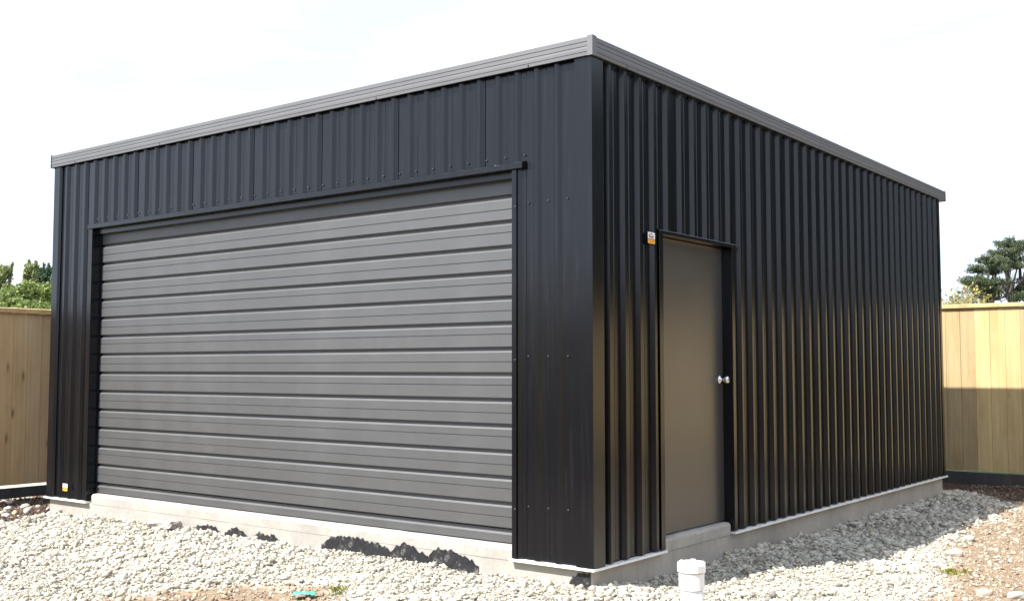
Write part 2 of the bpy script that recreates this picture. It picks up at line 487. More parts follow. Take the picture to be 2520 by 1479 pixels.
# ------------------------------------------------------------------ loose stone scatters (one mesh each, stuff)
def ico_templates(n, flat_lo=0.32, flat_hi=0.75, jit=0.25):
    bm = bmesh.new(); bmesh.ops.create_icosphere(bm, subdivisions=1, radius=1.0)
    v = np.array([x.co[:] for x in bm.verts]); f = np.array([[q.index for q in p.verts] for p in bm.faces]); bm.free()
    out = []
    for _ in range(n):
        w = v * (1 + rng.uniform(-jit, jit, (len(v), 1)))
        for _c in range(5):                                   # broken faces
            nn = rng.normal(0, 1, 3); nn /= np.linalg.norm(nn); dd = w @ nn; cut = rng.uniform(0.45, 0.8)
            w = w - np.outer(np.maximum(dd - cut, 0), nn)
        w = w * np.array([1, rng.uniform(0.55, 0.95), rng.uniform(flat_lo, flat_hi)]) * 1.2
        out.append(w)
    return np.array(out), f
TPL, TF = ico_templates(60)
def scatter(name, x, y, size, mat, sink=0.3, tilt=0.5, lift=None):
    n = len(x)
    ti = rng.integers(0, len(TPL), n)
    V = TPL[ti] * size[:, None, None]
    a = rng.uniform(0, 2 * np.pi, n); b = rng.normal(0, tilt, n); c = rng.normal(0, tilt, n)
    def rot(V, i, j, ang):
        ca, sa = np.cos(ang)[:, None], np.sin(ang)[:, None]
        p, q = V[..., i].copy(), V[..., j].copy()
        V[..., i] = ca * p - sa * q; V[..., j] = sa * p + ca * q
    rot(V, 0, 1, a); rot(V, 1, 2, b); rot(V, 0, 2, c)
    z = ground_z(x, y) + size * (0.55 - sink) + (0 if lift is None else lift)
    V = V + np.stack([x, y, z], -1)[:, None, :]
    k = TPL.shape[1]
    Fa = (TF[None] + (np.arange(n) * k)[:, None, None]).reshape(-1, 3)
    o = link_obj(name, np_mesh(name, V.reshape(-1, 3), Fa), mat)
    return o
def outside_shed(x, y, m=0.0):
    return ~((x > -SHED_W - m) & (x < m * 0 - 0.005) & (y > 0.005))
def cam_dist(x, y):
    return np.hypot(x - CAM.x, y - CAM.y)

cx = rng.uniform(-7, 3.0, 520000); cy = rng.uniform(-3.6, 7.8, 520000)
sdv = gravel_sdf(cx, cy)
keep = outside_shed(cx, cy) & (rng.uniform(0, 1, len(cx)) < smooth01(sdv / 0.22 + 0.15)) & (cy > -3.6)
# only the parts of the yard that can be seen or nearly so
vis = ((cx > -0.3) & (cy > -1.8)) | (cy <= 0.1)
vis &= (cx + 0.9 * (-cy) < 6)
keep &= vis & ~((cx < -6.8)) & (cy > -0.9 * (cx + 4.6) * 0 - 3.6)
d = cam_dist(cx, cy)
keep &= rng.uniform(0, 1, len(cx)) < np.clip((8.6 / d) ** 1.3, 0.25, 1.0)
gx, gy = cx[keep], cy[keep]
gs = np.clip(rng.lognormal(math.log(0.0072), 0.60, len(gx)), 0.003, 0.032) * np.clip(cam_dist(gx, gy) / 8.0, 1.0, 1.3)
big = rng.uniform(0, 1, len(gx)) < 0.025
gs[big] *= 1.7
fin = 0.5 + 0.28 * wob(gx, gy, 1.7, 0.4)                  # patches of finer, trodden stone
kp = rng.uniform(0, 1, len(gx)) < np.clip(0.62 + 0.5 * fin, 0.45, 1.0)
gx, gy, gs = gx[kp], gy[kp], (gs * np.clip(0.72 + 0.5 * fin, 0.7, 1.2))[kp]
g = scatter('gravel', gx, gy, gs, 'gravel_stone', sink=0.30, tilt=0.26, lift=rng.uniform(0, 0.008, len(gx)))
tag(g, 'pale crushed gravel spread around the shed', 'gravel', kind='stuff')
print('gravel stones', len(gx))

cx = rng.uniform(-9, 4.0, 260000); cy = rng.uniform(-3.2, 8.4, 260000)
sdv = gravel_sdf(cx, cy)
dk = np.maximum(smooth01((-5.7 - cx) / 0.3) * smooth01((cy + 1.2) / 0.6), smooth01((cy - 6.6) / 0.6))
keep = outside_shed(cx, cy, 0.02) & (sdv < 0.06)
k1 = keep & (dk < 0.5) & (rng.uniform(0, 1, len(cx)) < 0.75) & ((cx > -4.5) & ((cx > 0.3) | (cy > -2.9)))
gs = np.clip(rng.lognormal(math.log(0.0075), 0.5, k1.sum()), 0.003, 0.028)
o = scatter('soil_pebbles', cx[k1], cy[k1], gs, 'dirt_pebble', sink=0.35)
tag(o, 'small pebbles and crumbs on the brown soil', 'pebbles', kind='stuff')
k2 = keep & (dk >= 0.5) & (cx < 3) & (rng.uniform(0, 1, len(cx)) < 0.6) & ((cx > -0.6) | (cx < -5.9)) & (cy < 8.4) & ((cx > -2) | (cy < 3))
gs = np.clip(rng.lognormal(math.log(0.0085), 0.5, k2.sum()), 0.004, 0.022)
o = scatter('soil_clods', cx[k2], cy[k2], gs, 'dark_clod', sink=0.3)
tag(o, 'dark crumbly soil clods below the fences', 'soil', kind='stuff')

# ------------------------------------------------------------------ the shed
shed = empty('shed', (-SHED_W / 2, 0, -0.1))
tag(shed, 'black corrugated steel shed with wide grey roller door and plain side door', 'shed')
OFF = Vector((SHED_W / 2, 0, 0.1))
def part(name, mb, mat, parent=None, bevel=0, smooth=False, fix=True):
    """vertices are given in world space; the object hangs on the shed"""
    o = build(name, mb, mat, parent or shed, bevel, smooth, fix)
    o.matrix_parent_inverse = Matrix.Translation(-shed.location) if parent is None else Matrix.Identity(4)
    return o
WALL_TOP = 3.06
# openings
GL, GR, GH = -5.326, -0.523, 2.42       # garage opening
SL, SR, SH = 0.812, 1.823, 2.048         # side door opening
LEAF_Y = 0.062
LEAF_X = -0.040

# ---- concrete slab
def slab_part(name, mb, bevel=0.006):
    o = part(name, mb, 'concrete', bevel=bevel)
    return o
mb = MB(); mb.box(-SHED_W + 0.01, 0.004, -0.006, SHED_D - 0.01, -0.55, -0.022)
slab_part('concrete_slab', mb)
def ledge(name, mapf, s0, s1, depth, top, rough):
    """raised doorway sill with a worn, rounded front edge"""
    n = 44
    prof = [(depth, -0.024), (depth, top - 0.004), (0.045, top), (0.018, top - 0.003), (0.006, top - 0.010), (0.0, top - 0.024), (0.0, -0.024)]
    mb = MB()
    m = len(prof)
    for k in range(n + 1):
        s = s0 + (s1 - s0) * k / n
        for j, (a, b) in enumerate(prof):
            e = 0 if j in (0, 1) else rough
            q = mnoise.noise(Vector((s * 9, j * 3.1, 4.2))) * e
            mb.v.append(mapf(a + q, b + (q * 0.8 if 0 < j < 6 else 0), s))
    for k in range(n):
        for j in range(m):
            a, b = k * m + j, k * m + (j + 1) % m
            mb.f.append((a, b, b + m, a + m))
    mb.f.append(tuple(range(m - 1, -1, -1))); mb.f.append(tuple(n * m + j for j in range(m)))
    return part(name, mb, 'concrete')
ledge('garage_sill', lambda a, b, s: (s, -0.008 + a, b), GL + 0.05, GR - 0.004, 0.6, 0.062, 0.0022)
ledge('side_door_sill', lambda a, b, s: (0.010 - a, s, b), SL + 0.02, SR - 0.018, 0.4, 0.064, 0.005)

# ---- framing behind the cladding (closes the walls)
mb = MB()
mb.box(-SHED_W + 0.02, GL - 0.002, 0.012, 0.10, -0.021, WALL_TOP - 0.02)
mb.box(GR + 0.002, -0.02, 0.012, 0.10, -0.021, WALL_TOP - 0.02)
mb.box(GL - 0.001, GR + 0.001, 0.012, 0.10, GH + 0.03, WALL_TOP - 0.021)
part('front_wall_frame', mb, 'dark_frame')
mb = MB()
mb.box(-0.10, -0.012, 0.101, SL - 0.002, -0.021, WALL_TOP - 0.02)
mb.box(-0.10, -0.012, SR + 0.002, SHED_D - 0.02, -0.021, WALL_TOP - 0.02)
mb.box(-0.10, -0.012, SL - 0.001, SR + 0.001, SH + 0.03, WALL_TOP - 0.021)
part('side_wall_frame', mb, 'dark_frame')

# ---- trapezoidal cladding sheets
def sheet_profile(u0, u1, ribs, bw, tw, rh, cuts=(), lap=True):
    pts = [(u0, 0.0)]
    for r in ribs:
        pts += [(r - bw / 2, 0.0), (r - tw / 2, rh), (r + tw / 2, rh), (r + bw / 2, 0.0)]
        # shallow stiffening swage in the middle of the pan
    rr = list(ribs)
    for a, b in zip(rr[:-1], rr[1:]):
        m = (a + b) / 2
        pts += [(m - 0.012, 0.0), (m - 0.005, 0.0022), (m + 0.005, 0.0022), (m + 0.012, 0.0)]
    pts.append((u1, 0.0))
    pts = sorted(p for p in pts if u0 - 1e-6 <= p[0] <= u1 + 1e-6)
    def dep(u):
        for (a, da), (b, db) in zip(pts[:-1], pts[1:]):
            if a <= u <= b:
                return da if b - a < 1e-9 else da + (db - da) * (u - a) / (b - a)
        return 0.0
    for c in cuts:
        if u0 < c < u1:
            pts.append((c, dep(c)))
    return sorted(set(pts))
def cladding(name, u0, u1, ribs, mapf, zbot, ztop, dims, cuts, off):
    prof = sheet_profile(u0, u1, ribs, *dims, cuts=cuts)
    mb = MB()
    T = 0.0035
    for (a, da), (b, db) in zip(prof[:-1], prof[1:]):
        if b - a < 1e-7:
            continue
        zb = zbot((a + b) / 2)
        for dd in (off, off - T):
            mb.quad(mapf(a, da + dd, zb), mapf(b, db + dd, zb), mapf(b, db + dd, ztop), mapf(a, da + dd, ztop))
        mb.quad(mapf(a, da + off, zb), mapf(b, db + off, zb), mapf(b, db + off - T, zb), mapf(a, da + off - T, zb))
    a, da = prof[0]; b, db = prof[-1]
    za, zb = zbot(a + 0.001), zbot(b - 0.001)
    mb.quad(mapf(a, da + off, za), mapf(a, da + off - T, za), mapf(a, da + off - T, ztop), mapf(a, da + off, ztop))
    mb.quad(mapf(b, db + off, zb), mapf(b, db + off - T, zb), mapf(b, db + off - T, ztop), mapf(b, db + off, ztop))
    return part(name, mb, 'black_cladding', fix=False)
fmap = lambda u, d, z: (u, -d, z)
rmap = lambda u, d, z: (d, u, z)
FP = 0.1545
f_ribs = [-0.845 + FP * k for k in range(4, -33, -1)][::-1]
f_dims = (0.064, 0.025, 0.020)
bounds = [-SHED_W] + [-0.806 - 5 * FP * j for j in range(6, -1, -1)] + [-0.075]
zb_f = lambda u: GH + 0.012 if GL < u < GR else 0.0
for i, (a, b) in enumerate(zip(bounds[:-1], bounds[1:])):
    rb = [r for r in f_ribs if a - 0.01 < r < b]
    cladding('cladding_sheet', a + (0.0 if i == 0 else 0.007), b, rb, fmap, zb_f, WALL_TOP, f_dims, (GL, GR), 0.007)
RP = 0.1815
r_ribs = [0.178 + RP * k for k in range(38)]
r_dims = (0.054, 0.028, 0.031)
rb_b = [0.06] + [r_ribs[5 * j - 1] + 0.038 for j in range(1, 8)] + [SHED_D]
zb_r = lambda u: SH + 0.012 if SL < u < SR else 0.0
for i, (a, b) in enumerate(zip(rb_b[:-1], rb_b[1:])):
    rb = [r for r in r_ribs if a - 0.01 < r < b]
    cladding('cladding_sheet', a, b, rb, rmap, zb_r, WALL_TOP, r_dims, (SL, SR), 0.004 + 0.0045 * (i % 2))
# hidden walls (left and rear)
mb = MB(); mb.box(-SHED_W + 0.003, -SHED_W + 0.03, 0.101, SHED_D - 0.031, -0.02, WALL_TOP)
part('left_wall', mb, 'black_cladding')
mb = MB(); mb.box(-SHED_W + 0.003, -0.011, SHED_D - 0.03, SHED_D - 0.003, -0.02, WALL_TOP - 0.001)
part('rear_wall', mb, 'black_cladding')
# roof sheet just below the fascia top
mb = MB(); mb.box(-SHED_W - 0.02, 0.02, -0.02, SHED_D + 0.16, WALL_TOP + 0.022, WALL_TOP + 0.06)
part('roof', mb, 'grey_fascia')

# ---- flashings
def strip(name, mb, bevel=0.002):
    return part(name, mb, 'black_flashing', bevel=bevel)
mb = MB()   # folded corner cover, near corner
pr = [(-0.085, -0.0345), (0.0400, -0.0345), (0.0400, 0.092), (0.0150, 0.104), (0.0130, 0.100), (0.0360, 0.089), (0.0360, -0.0310), (-0.083, -0.0310), (-0.095, -0.014), (-0.098, -0.016)]
mb.extrude(pr, lambda a, b, s: (a, b, s), -0.004, WALL_TOP)
strip('corner_flashing', mb, 0.0015)
mb = MB()
pr = [(-SHED_W - 0.008, 0.10), (-SHED_W - 0.008, -0.0345), (-SHED_W + 0.085, -0.0345), (-SHED_W + 0.099, -0.013), (-SHED_W + 0.093, -0.013), (-SHED_W + 0.080, -0.031), (-SHED_W - 0.0045, -0.031), (-SHED_W - 0.0045, 0.10)]
mb.extrude(pr, lambda a, b, s: (a, b, s), -0.004, WALL_TOP - 0.001)
strip('corner_flashing', mb, 0.0015)
mb = MB()
pr = [(0.0385, SHED_D - 0.055), (0.0385, SHED_D + 0.006), (-0.10, SHED_D + 0.006), (-0.10, SHED_D + 0.002), (0.0345, SHED_D + 0.002), (0.0345, SHED_D - 0.055)]
mb.extrude(pr, lambda a, b, s: (a, b, s), -0.004, WALL_TOP)
strip('corner_flashing', mb, 0.0015)
# garage head flashing: front lip, sloping cover and soffit
mb = MB()
pr = [(-0.050, GH), (-0.050, GH + 0.036), (-0.047, GH + 0.039), (-0.0115, GH + 0.052), (-0.0115, GH + 0.010), (0.16, GH + 0.010), (0.16, GH)]
mb.extrude(pr, lambda a, b, s: (s, a, b), GL - 0.05, GR + 0.05)
strip('head_flashing', mb, 0.0012)
mb = MB(); mb.box(GL + 0.006, GR - 0.04, 0.010, 0.030, GH - 0.045, GH - 0.001); strip('head_seal', mb, 0)
# right jamb: face strip, seam, second fold
mb = MB(); mb.box(GR - 0.040, GR - 0.004, -0.038, 0.055, -0.003, GH - 0.003); strip('jamb_flashing', mb, 0.002)
# left jamb: face and deep reveal
mb = MB()
pr = [(GL - 0.05, -0.0345), (GL + 0.004, -0.0345), (GL + 0.004, 0.12), (GL, 0.12), (GL, -0.031), (GL - 0.05, -0.031)]
mb.extrude(pr, lambda a, b, s: (a, b, s), 0.0, GH - 0.002)
strip('jamb_flashing', mb, 0.001)
# door guides behind the jambs
mb = MB(); mb.box(GL + 0.0045, GL + 0.016, LEAF_Y - 0.010, 0.20, 0.065, GH - 0.003)
strip('door_guide', mb, 0)
# side door head and jambs
mb = MB()
pr = [(0.050, SH), (0.050, SH + 0.022), (0.047, SH + 0.026), (0.0110, SH + 0.036), (0.0110, SH + 0.008), (-0.12, SH + 0.008), (-0.12, SH)]
mb.extrude(pr, lambda a, b, s: (a, s, b), SL - 0.06, SR + 0.05)
strip('side_head_flashing', mb, 0.001)
mb = MB()
pr = [(0.0400, SL - 0.050), (0.0400, SL + 0.001), (-0.034, SL + 0.001), (-0.034, SL - 0.003), (0.0360, SL - 0.003), (0.0360, SL - 0.050)]
mb.extrude(pr, lambda a, b, s: (a, b, s), 0.0, SH - 0.002)
strip('side_jamb_flashing', mb, 0.001)
mb = MB()
pr = [(0.0400, SR + 0.040), (0.0400, SR - 0.004), (-0.12, SR - 0.004), (-0.12, SR), (0.0360, SR), (0.0360, SR + 0.040)]
mb.extrude(pr, lambda a, b, s: (a, b, s), 0.0, SH - 0.002)
strip('side_jamb_flashing', mb, 0.001)
mb = MB(); mb.box(-0.14, LEAF_X - 0.045, SL - 0.02, SR + 0.02, 0.0, SH + 0.02); part('door_backing', mb, 'dark_frame')

# ---- white vermin strip under the cladding
def vstrip(x0, x1, y0, y1):
    mb = MB(); mb.box(x0, x1, y0, y1, -0.021, -0.0065)
    part('vermin_strip', mb, 'white_strip', bevel=0.002)
vstrip(-SHED_W - 0.035, GL + 0.015, -0.046, 0.011)
vstrip(GR - 0.055, -0.0005, -0.046, 0.011)
vstrip(0.0, 0.048, -0.046, SL + 0.015)
vstrip(-0.011, 0.048, SR - 0.01, SHED_D + 0.05)

# ---- fascia with ribbed face
FZ0, FZ1 = WALL_TOP - 0.012, WALL_TOP + 0.100
fh = FZ1 - FZ0
f_out = [(0.0, 0.0), (0.013, 0.0), (0.014, 0.016), (0.0142, 0.018), (0.0105, 0.021), (0.0142, 0.024), (0.0150, 0.040), (0.0142, 0.052), (0.0105, 0.055), (0.0142, 0.058),
         (0.0145, 0.080), (0.0105, 0.083), (0.0145, 0.086), (0.0145, fh), (0.0, fh)]
def fascia(name, mapf, s0, s1):
    mb = MB(); mb.extrude(f_out, mapf, s0, s1); part(name, mb, 'grey_fascia')
FXO, FYO = 0.044, -0.040
fascia('front_fascia', lambda a, b, s: (s, FYO - a, FZ0 + b), -SHED_W - 0.030, FXO + 0.006)
fascia('side_fascia', lambda a, b, s: (FXO + a, s, FZ0 + b), FYO - 0.006, SHED_D + 0.165)
mb = MB()
pr = [(FXO - 0.02, FYO - 0.0185), (FXO + 0.0185, FYO - 0.0185), (FXO + 0.0185, FYO + 0.03), (FXO + 0.0165, FYO + 0.03), (FXO + 0.0165, FYO - 0.0165), (FXO - 0.02, FYO - 0.0165)]
mb.extrude(pr, lambda a, b, s: (a, b, s), FZ0 - 0.004, FZ1 + 0.006); part('fascia_corner_cap', mb, 'grey_fascia')
mb = MB(); mb.box(-SHED_W - 0.038, -SHED_W - 0.0305, FYO - 0.021, FYO + 0.09, FZ0 - 0.004, FZ1 + 0.006); part('fascia_end_cap', mb, 'grey_fascia')
mb = MB(); mb.poly([(FXO - 0.10, SHED_D + 0.1655, FZ0 - 0.002), (FXO + 0.021, SHED_D + 0.1655, FZ0 - 0.002), (FXO + 0.021, SHED_D + 0.1655, FZ1 + 0.008), (FXO - 0.10, SHED_D + 0.1655, FZ1 - 0.004)])
mb.poly([(FXO - 0.10, SHED_D + 0.173, FZ0 - 0.002), (FXO + 0.021, SHED_D + 0.173, FZ0 - 0.002), (FXO + 0.021, SHED_D + 0.173, FZ1 + 0.008), (FXO - 0.10, SHED_D + 0.173, FZ1 - 0.004)])
for i in range(4):
    mb.f.append((i, (i + 1) % 4, 4 + (i + 1) % 4, 4 + i))
part('fascia_end_cap', mb, 'grey_fascia')
mb = MB(); mb.box(-0.30, FXO - 0.001, SHED_D + 0.02, SHED_D + 0.164, FZ0, FZ0 + 0.012); part('rear_soffit', mb, 'grey_fascia')

# ---- screws
scr = MB(); scr.lathe([(0.0, 0.009), (0.0035, 0.0085), (0.0048, 0.006), (0.0052, 0.0025), (0.0078, 0.002), (0.0082, 0.0)], 10)
scr_me = scr.mesh('screw'); scr_me.materials.append(MAT['screw'])
for p in scr_me.polygons:
    p.use_smooth = True
def screw(p, front=True):
    o = link_obj('screw', scr_me, None, shed)
    o.matrix_parent_inverse = Matrix.Translation(-shed.location)
    o.location = p
    o.rotation_euler = (math.pi / 2, 0, 0) if front else (0, math.pi / 2, 0)
    o.scale = (0.75, 0.75, 0.85)
for r in f_ribs:
    if GL - 0.05 < r < GR:
        screw((r + 0.056, -0.012, GH + 0.085))
for zz in (0.30, 1.22, 2.18):
    for x in (GR - 0.014, ):
        screw((x, -0.038, zz))
    for x in (-0.535 + 0.085, -0.38 + 0.08, -0.226 + 0.072):
        screw((x, -0.012, zz + 0.02))
for x in (-5.6, -4.3, -3.0, -1.75, -0.42):
    screw((x, FYO - 0.014, FZ0 + 0.010))
for y in (0.35, 1.9, 3.5, 5.2, 6.6):
    screw((FXO + 0.014, y, FZ0 + 0.010), False)
screw((0.0400, SR + 0.018, 1.22), False)

# ---- roller door: curtain slats
rd = empty('roller_door', (0, 0, 0)); rd.parent = shed; rd.location = (OFF.x, LEAF_Y, 0.1 + 0.06)
def rd_build(name, mb, mat, bevel=0):
    o = build(name, mb, mat, rd, bevel); return o
SW0, SW1 = GL + 0.018, GR - 0.005
mid = (SW0 + SW1) / 2
HS = 0.1634
def slat_mesh(h, line):
    # (out, z): grooves at bottom and top, fine line part-way up
    pr = [(0.024, 0.0), (0.020, 0.004), (0.004, 0.006), (0.000, 0.010), (0.000, line - 0.0035), (0.0045, line - 0.0025), (0.0045, line + 0.0010), (0.0005, line + 0.0035),
          (0.0005, h - 0.0285), (0.0022, h - 0.0262), (0.0022, h - 0.0240), (0.0075, h - 0.0190), (0.0240, h - 0.0150), (0.026, h)]
    pr = [p for p in pr]
    back = [(0.034, h), (0.034, 0.0)]
    mb = MB()
    mb.extrude(pr + back, lambda a, b, s: (s, a, b), SW0 - mid, SW1 - mid)
    me = mb.mesh('slat'); me.materials.append(MAT['grey_door_slat']); return me
sl_a, sl_b = slat_mesh(HS, 0.088), slat_mesh(HS, 0.074)
base_z = 0.148 + 0.006
for k in range(14):
    o = link_obj('slat', sl_a if k % 2 else sl_b, None, rd)
    o.location = (mid - shed.location.x - rd.location.x, 0, base_z + HS * k - 0.06)
mb = MB()
hb = base_z - 0.066 - 0.002
pr = [(0.030, 0.008), (0.000, 0.008), (0.000, hb - 0.0285), (0.0022, hb - 0.0262), (0.0022, hb - 0.0240), (0.0075, hb - 0.0190), (0.0240, hb - 0.0150), (0.026, hb), (0.034, hb), (0.034, 0.008)]
pr = pr[:-1]
mb.extrude(pr, lambda a, b, s: (s - shed.location.x - rd.location.x, a, b + 0.002), SW0, SW1); rd_build('bottom_rail', mb, 'grey_door_slat')
mb = MB(); mb.box(SW0 - shed.location.x - rd.location.x, SW1 - shed.location.x - rd.location.x, 0.004, 0.030, 0.001, 0.0098); rd_build('bottom_seal', mb, 'dark_frame')
mb = MB(); mb.box(SW0 + 0.004 - shed.location.x - rd.location.x, SW0 + 0.034 - shed.location.x - rd.location.x, -0.008, 0.002, 0.030, 0.050); rd_build('latch', mb, 'dark_frame', 0.002)

# ---- side door: leaf with knob
mb = MB(); mb.box(LEAF_X - 0.04, LEAF_X, SL + 0.004, SR - 0.007, 0.072, SH - 0.004)
sdoor = part('side_door', mb, 'grey_side_door', bevel=0.002)
KY, KZ = 1.768, 1.085
mb = MB()
mb.lathe([(0.0, 0.0), (0.034, 0.0), (0.034, 0.003), (0.030, 0.007), (0.016, 0.011), (0.0125, 0.016), (0.0115, 0.028), (0.014, 0.034), (0.023, 0.040), (0.0275, 0.049),
          (0.0275, 0.058), (0.024, 0.066), (0.015, 0.0705), (0.0, 0.0715)], 32, (LEAF_X, KY, KZ), 'X')
knob = build('door_knob', mb, 'steel', sdoor, smooth=True)
mb = MB(); mb.lathe([(0.0, 0.074), (0.006, 0.0735), (0.0065, 0.0690)], 14, (LEAF_X, KY, KZ), 'X')
mb.box(LEAF_X + 0.0735, LEAF_X + 0.0745, KY - 0.0012, KY + 0.0012, KZ - 0.004, KZ + 0.004)
o = build('keyhole', mb, 'dark_frame', sdoor)

# ------------------------------------------------------------------ stickers on the shed
def sticker(label, mapf, w, h, peel):
    root_p = mapf(0, 0, 0)
    root = empty('sticker', root_p)
    tag(root, label, 'sticker', 'makers stickers on the shed')
    def piece(name, pts, d, mat, th=0.0006):
        mb = MB()
        a = [Vector(mapf(u * w, v * h, d + th)) - Vector(root_p) for u, v in pts]
        b = [Vector(mapf(u * w, v * h, d)) - Vector(root_p) for u, v in pts]
        mb.poly(a); mb.poly(b[::-1]); n = len(pts)
        for k in range(n):
            mb.quad(a[k], a[(k + 1) % n], b[(k + 1) % n], b[k])
        build(name, mb, mat, root)
    piece('white_field', [(-.5, -.06), (.5, -.06), (.5, .42), (.44, .5), (-.5, .5)], 0.0010, 'sticker_white')
    piece('orange_band', [(-.5, -.20), (.5, -.20), (.5, -.085), (-.5, -.085)], 0.0010, 'sticker_orange')
    piece('yellow_band', [(-.5, -.42), (-.44, -.5), (.44, -.5), (.5, -.42), (.5, -.205), (-.5, -.205)], 0.0010, 'sticker_yellow')
    piece('roof_mark', [(-.42, .22), (-.05, .42), (-.05, .36), (-.34, .19)], 0.0018, 'sticker_navy')
    piece('roof_mark', [(-.04, .42), (.26, .26), (.22, .21), (-.04, .355)], 0.0018, 'sticker_red')
    # the heavy dark lettering, too small in the photograph to read
    for (a, b, lo, hi) in ((-.38, -.20, .13, .18), (-.32, -.26, .02, .13), (-.18, -.06, .02, .15), (-.04, .02, .02, .17), (.04, .14, .02, .13), (.16, .28, .02, .18)):
        piece('lettering', [(a, lo), (b, lo), (b, hi), (a, hi)], 0.0018, 'sticker_navy')
    piece('fine_print', [(-.36, -.36), (.36, -.36), (.36, -.31), (-.36, -.31)], 0.0018, 'sticker_orange')
sticker('white and yellow sticker on the side wall beside the top of the plain door',
        lambda u, v, d: (0.0385 + d, 0.662 + u, 2.008 + v), 0.090, 0.074, 0)
sticker('white and yellow sticker low on the front wall by the left end',
        lambda u, v, d: (-5.655 + u, -0.0378 - d, 0.098 + v), 0.078, 0.066, 0)

# ------------------------------------------------------------------ fences
def fence(name, label, p0, p1, pw, base, top, mat, plinth_h, gap=0.016, capmat='cap_timber', side=1, rails=True, tagname='timber fences around the yard'):
    """palings face to the left of p0->p1 when side=1"""
    p0, p1 = Vector(p0), Vector(p1)
    dv = (p1 - p0); L = dv.length; ang = math.atan2(dv.y, dv.x)
    root = empty(name, (p0.x, p0.y, 0)); root.rotation_euler = (0, 0, ang)
    tag(root, label, 'fence', tagname)
    nvar = []
    for i in range(5):
        mb = MB(); h = top - base
        w = pw - 0.0035
        mb.box(0, w, -0.010, 0.010, 0, h)
        me = mb.mesh('paling'); me.materials.append(MAT[mat])
        nvar.append(me)
    n = int(L / pw)
    for k in range(n):
        o = link_obj('paling', nvar[k % 5], None, root)
        o.location = (k * pw, side * (0.010 + random.uniform(-0.0025, 0.0025)), base + random.uniform(-0.003, 0.003))
        o.rotation_euler = (0, random.uniform(-0.0012, 0.0012), 0)
    # capping, in lengths
    s = 0.0; cl = 2.4
    me_cap = MB().extrude([(-0.030, -0.02), (0.052, -0.02), (0.052, 0.022), (0.0, 0.030), (-0.058, 0.022), (-0.058, -0.02)], lambda a, b, q: (q, side * a * -1 * -1, b), 0, cl - 0.003).mesh('cap_rail')
    me_cap.materials.append(MAT[capmat])
    while s < L - 0.05:
        o = link_obj('cap_rail', me_cap, None, root); o.location = (s, 0, top + 0.024)
        if s + cl > L:
            o.scale = ((L - s) / cl, 1, 1)
        s += cl
    if plinth_h:
        s = 0.0
        me_p = MB().box(0, cl - 0.003, -0.022, 0.022, -plinth_h, 0).mesh('plinth_board'); me_p.materials.append(MAT['plinth_timber'])
        while s < L - 0.05:
            o = link_obj('plinth_board', me_p, None, root); o.location = (s, side * 0.012, base - gap)
            if s + cl > L:
                o.scale = ((L - s) / cl, 1, 1)
            s += cl
    me_r = MB().box(0, L, -0.0225, 0.0225, -0.045, 0.045).mesh('rail'); me_r.materials.append(MAT[mat])
    for zz in (base + 0.25, (base + top) / 2, top - 0.2):
        o = link_obj('rail', me_r, None, root); o.location = (0, -side * 0.030, zz)
    me_s = MB().box(-0.05, 0.05, -0.05, 0.05, -0.5, top - 0.03).mesh('post'); me_s.materials.append(MAT[mat])
    s = 1.2
    while s < L:
        o = link_obj('post', me_s, None, root); o.location = (s, -side * 0.105, 0); s += 2.4
    return root
# left boundary: palings face +x (to the right of travel north): side = -1
fence('paling_fence', 'brown paling fence left of the shed in shade below leafy trees', (LEFT_X, -6.0), (LEFT_X, BACK_Y), 0.164, -0.102, 1.785, 'weathered_paling', 0.11, gap=0.034, side=-1)
fence('paling_fence', 'sunlit golden paling fence behind the right rear corner of the shed', (-2.2, BACK_Y), (8.5, BACK_Y), 0.176, -0.095, 1.925, 'pine_paling', 0.19, side=-1)
fence('paling_fence', 'golden paling fence beyond the right edge, mirrored in the dark side wall', (8.5, BACK_Y), (9.5, -8.5), 0.17, -0.14, 2.30, 'pine_paling', 0.15, side=-1)
fence('paling_fence', 'tall shaded paling fence behind the camera, mirrored in the front wall', (9.0, -10.5), (-10.0, -10.5), 0.17, -0.14, 2.35, 'weathered_paling', 0.15, side=-1)

# ------------------------------------------------------------------ vent pipe in the foreground
PX, PY = 1.115, -0.845
pz = float(ground_z(PX, PY))
pipe = empty('drain_pipe', (PX, PY, pz))
tag(pipe, 'white plastic drain riser with screw cap standing in the gravel', 'pipe')
mb = MB(); mb.lathe([(0.0, -0.25), (0.0535, -0.25), (0.0535, 0.366), (0.0495, 0.370)], 48)
build('pipe_body', mb, 'pvc', pipe, smooth=True)
mb = MB(); mb.lathe([(0.0540, 0.3705), (0.0590, 0.3720), (0.0590, 0.436), (0.0600, 0.440), (0.0600, 0.447), (0.055, 0.448), (0.054, 0.3705)], 48)
build('socket', mb, 'pvc', pipe)
mb = MB(); n = 64
rings = [(0.0, 0.496), (0.058, 0.496), (0.0635, 0.4945), (0.0655, 0.490), (0.0655, 0.4535), (0.0640, 0.4505), (0.0, 0.4505)]
mb.lathe(rings, n)
cap = build('screw_cap', mb, 'pvc', pipe)
for a in (0.4, 1.9, 3.4, 4.9):
    mb = MB(); c, s = math.cos(a), math.sin(a)
    mb.box(-0.011, 0.011, -0.006, 0.006, 0.4955, 0.5015)
    o = build('grip_lug', mb, 'pvc', cap, bevel=0.0015); o.location = (0.048 * c, 0.048 * s, 0); o.rotation_euler = (0, 0, a + math.pi / 2)
for a in np.linspace(0, 2 * math.pi, 5)[:-1]:
    mb = MB(); mb.box(0.063, 0.0675, -0.022, 0.022, 0.456, 0.488)
    o = build('grip_flat', mb, 'pvc', cap, bevel=0.0015); o.rotation_euler = (0, 0, a - 0.35)

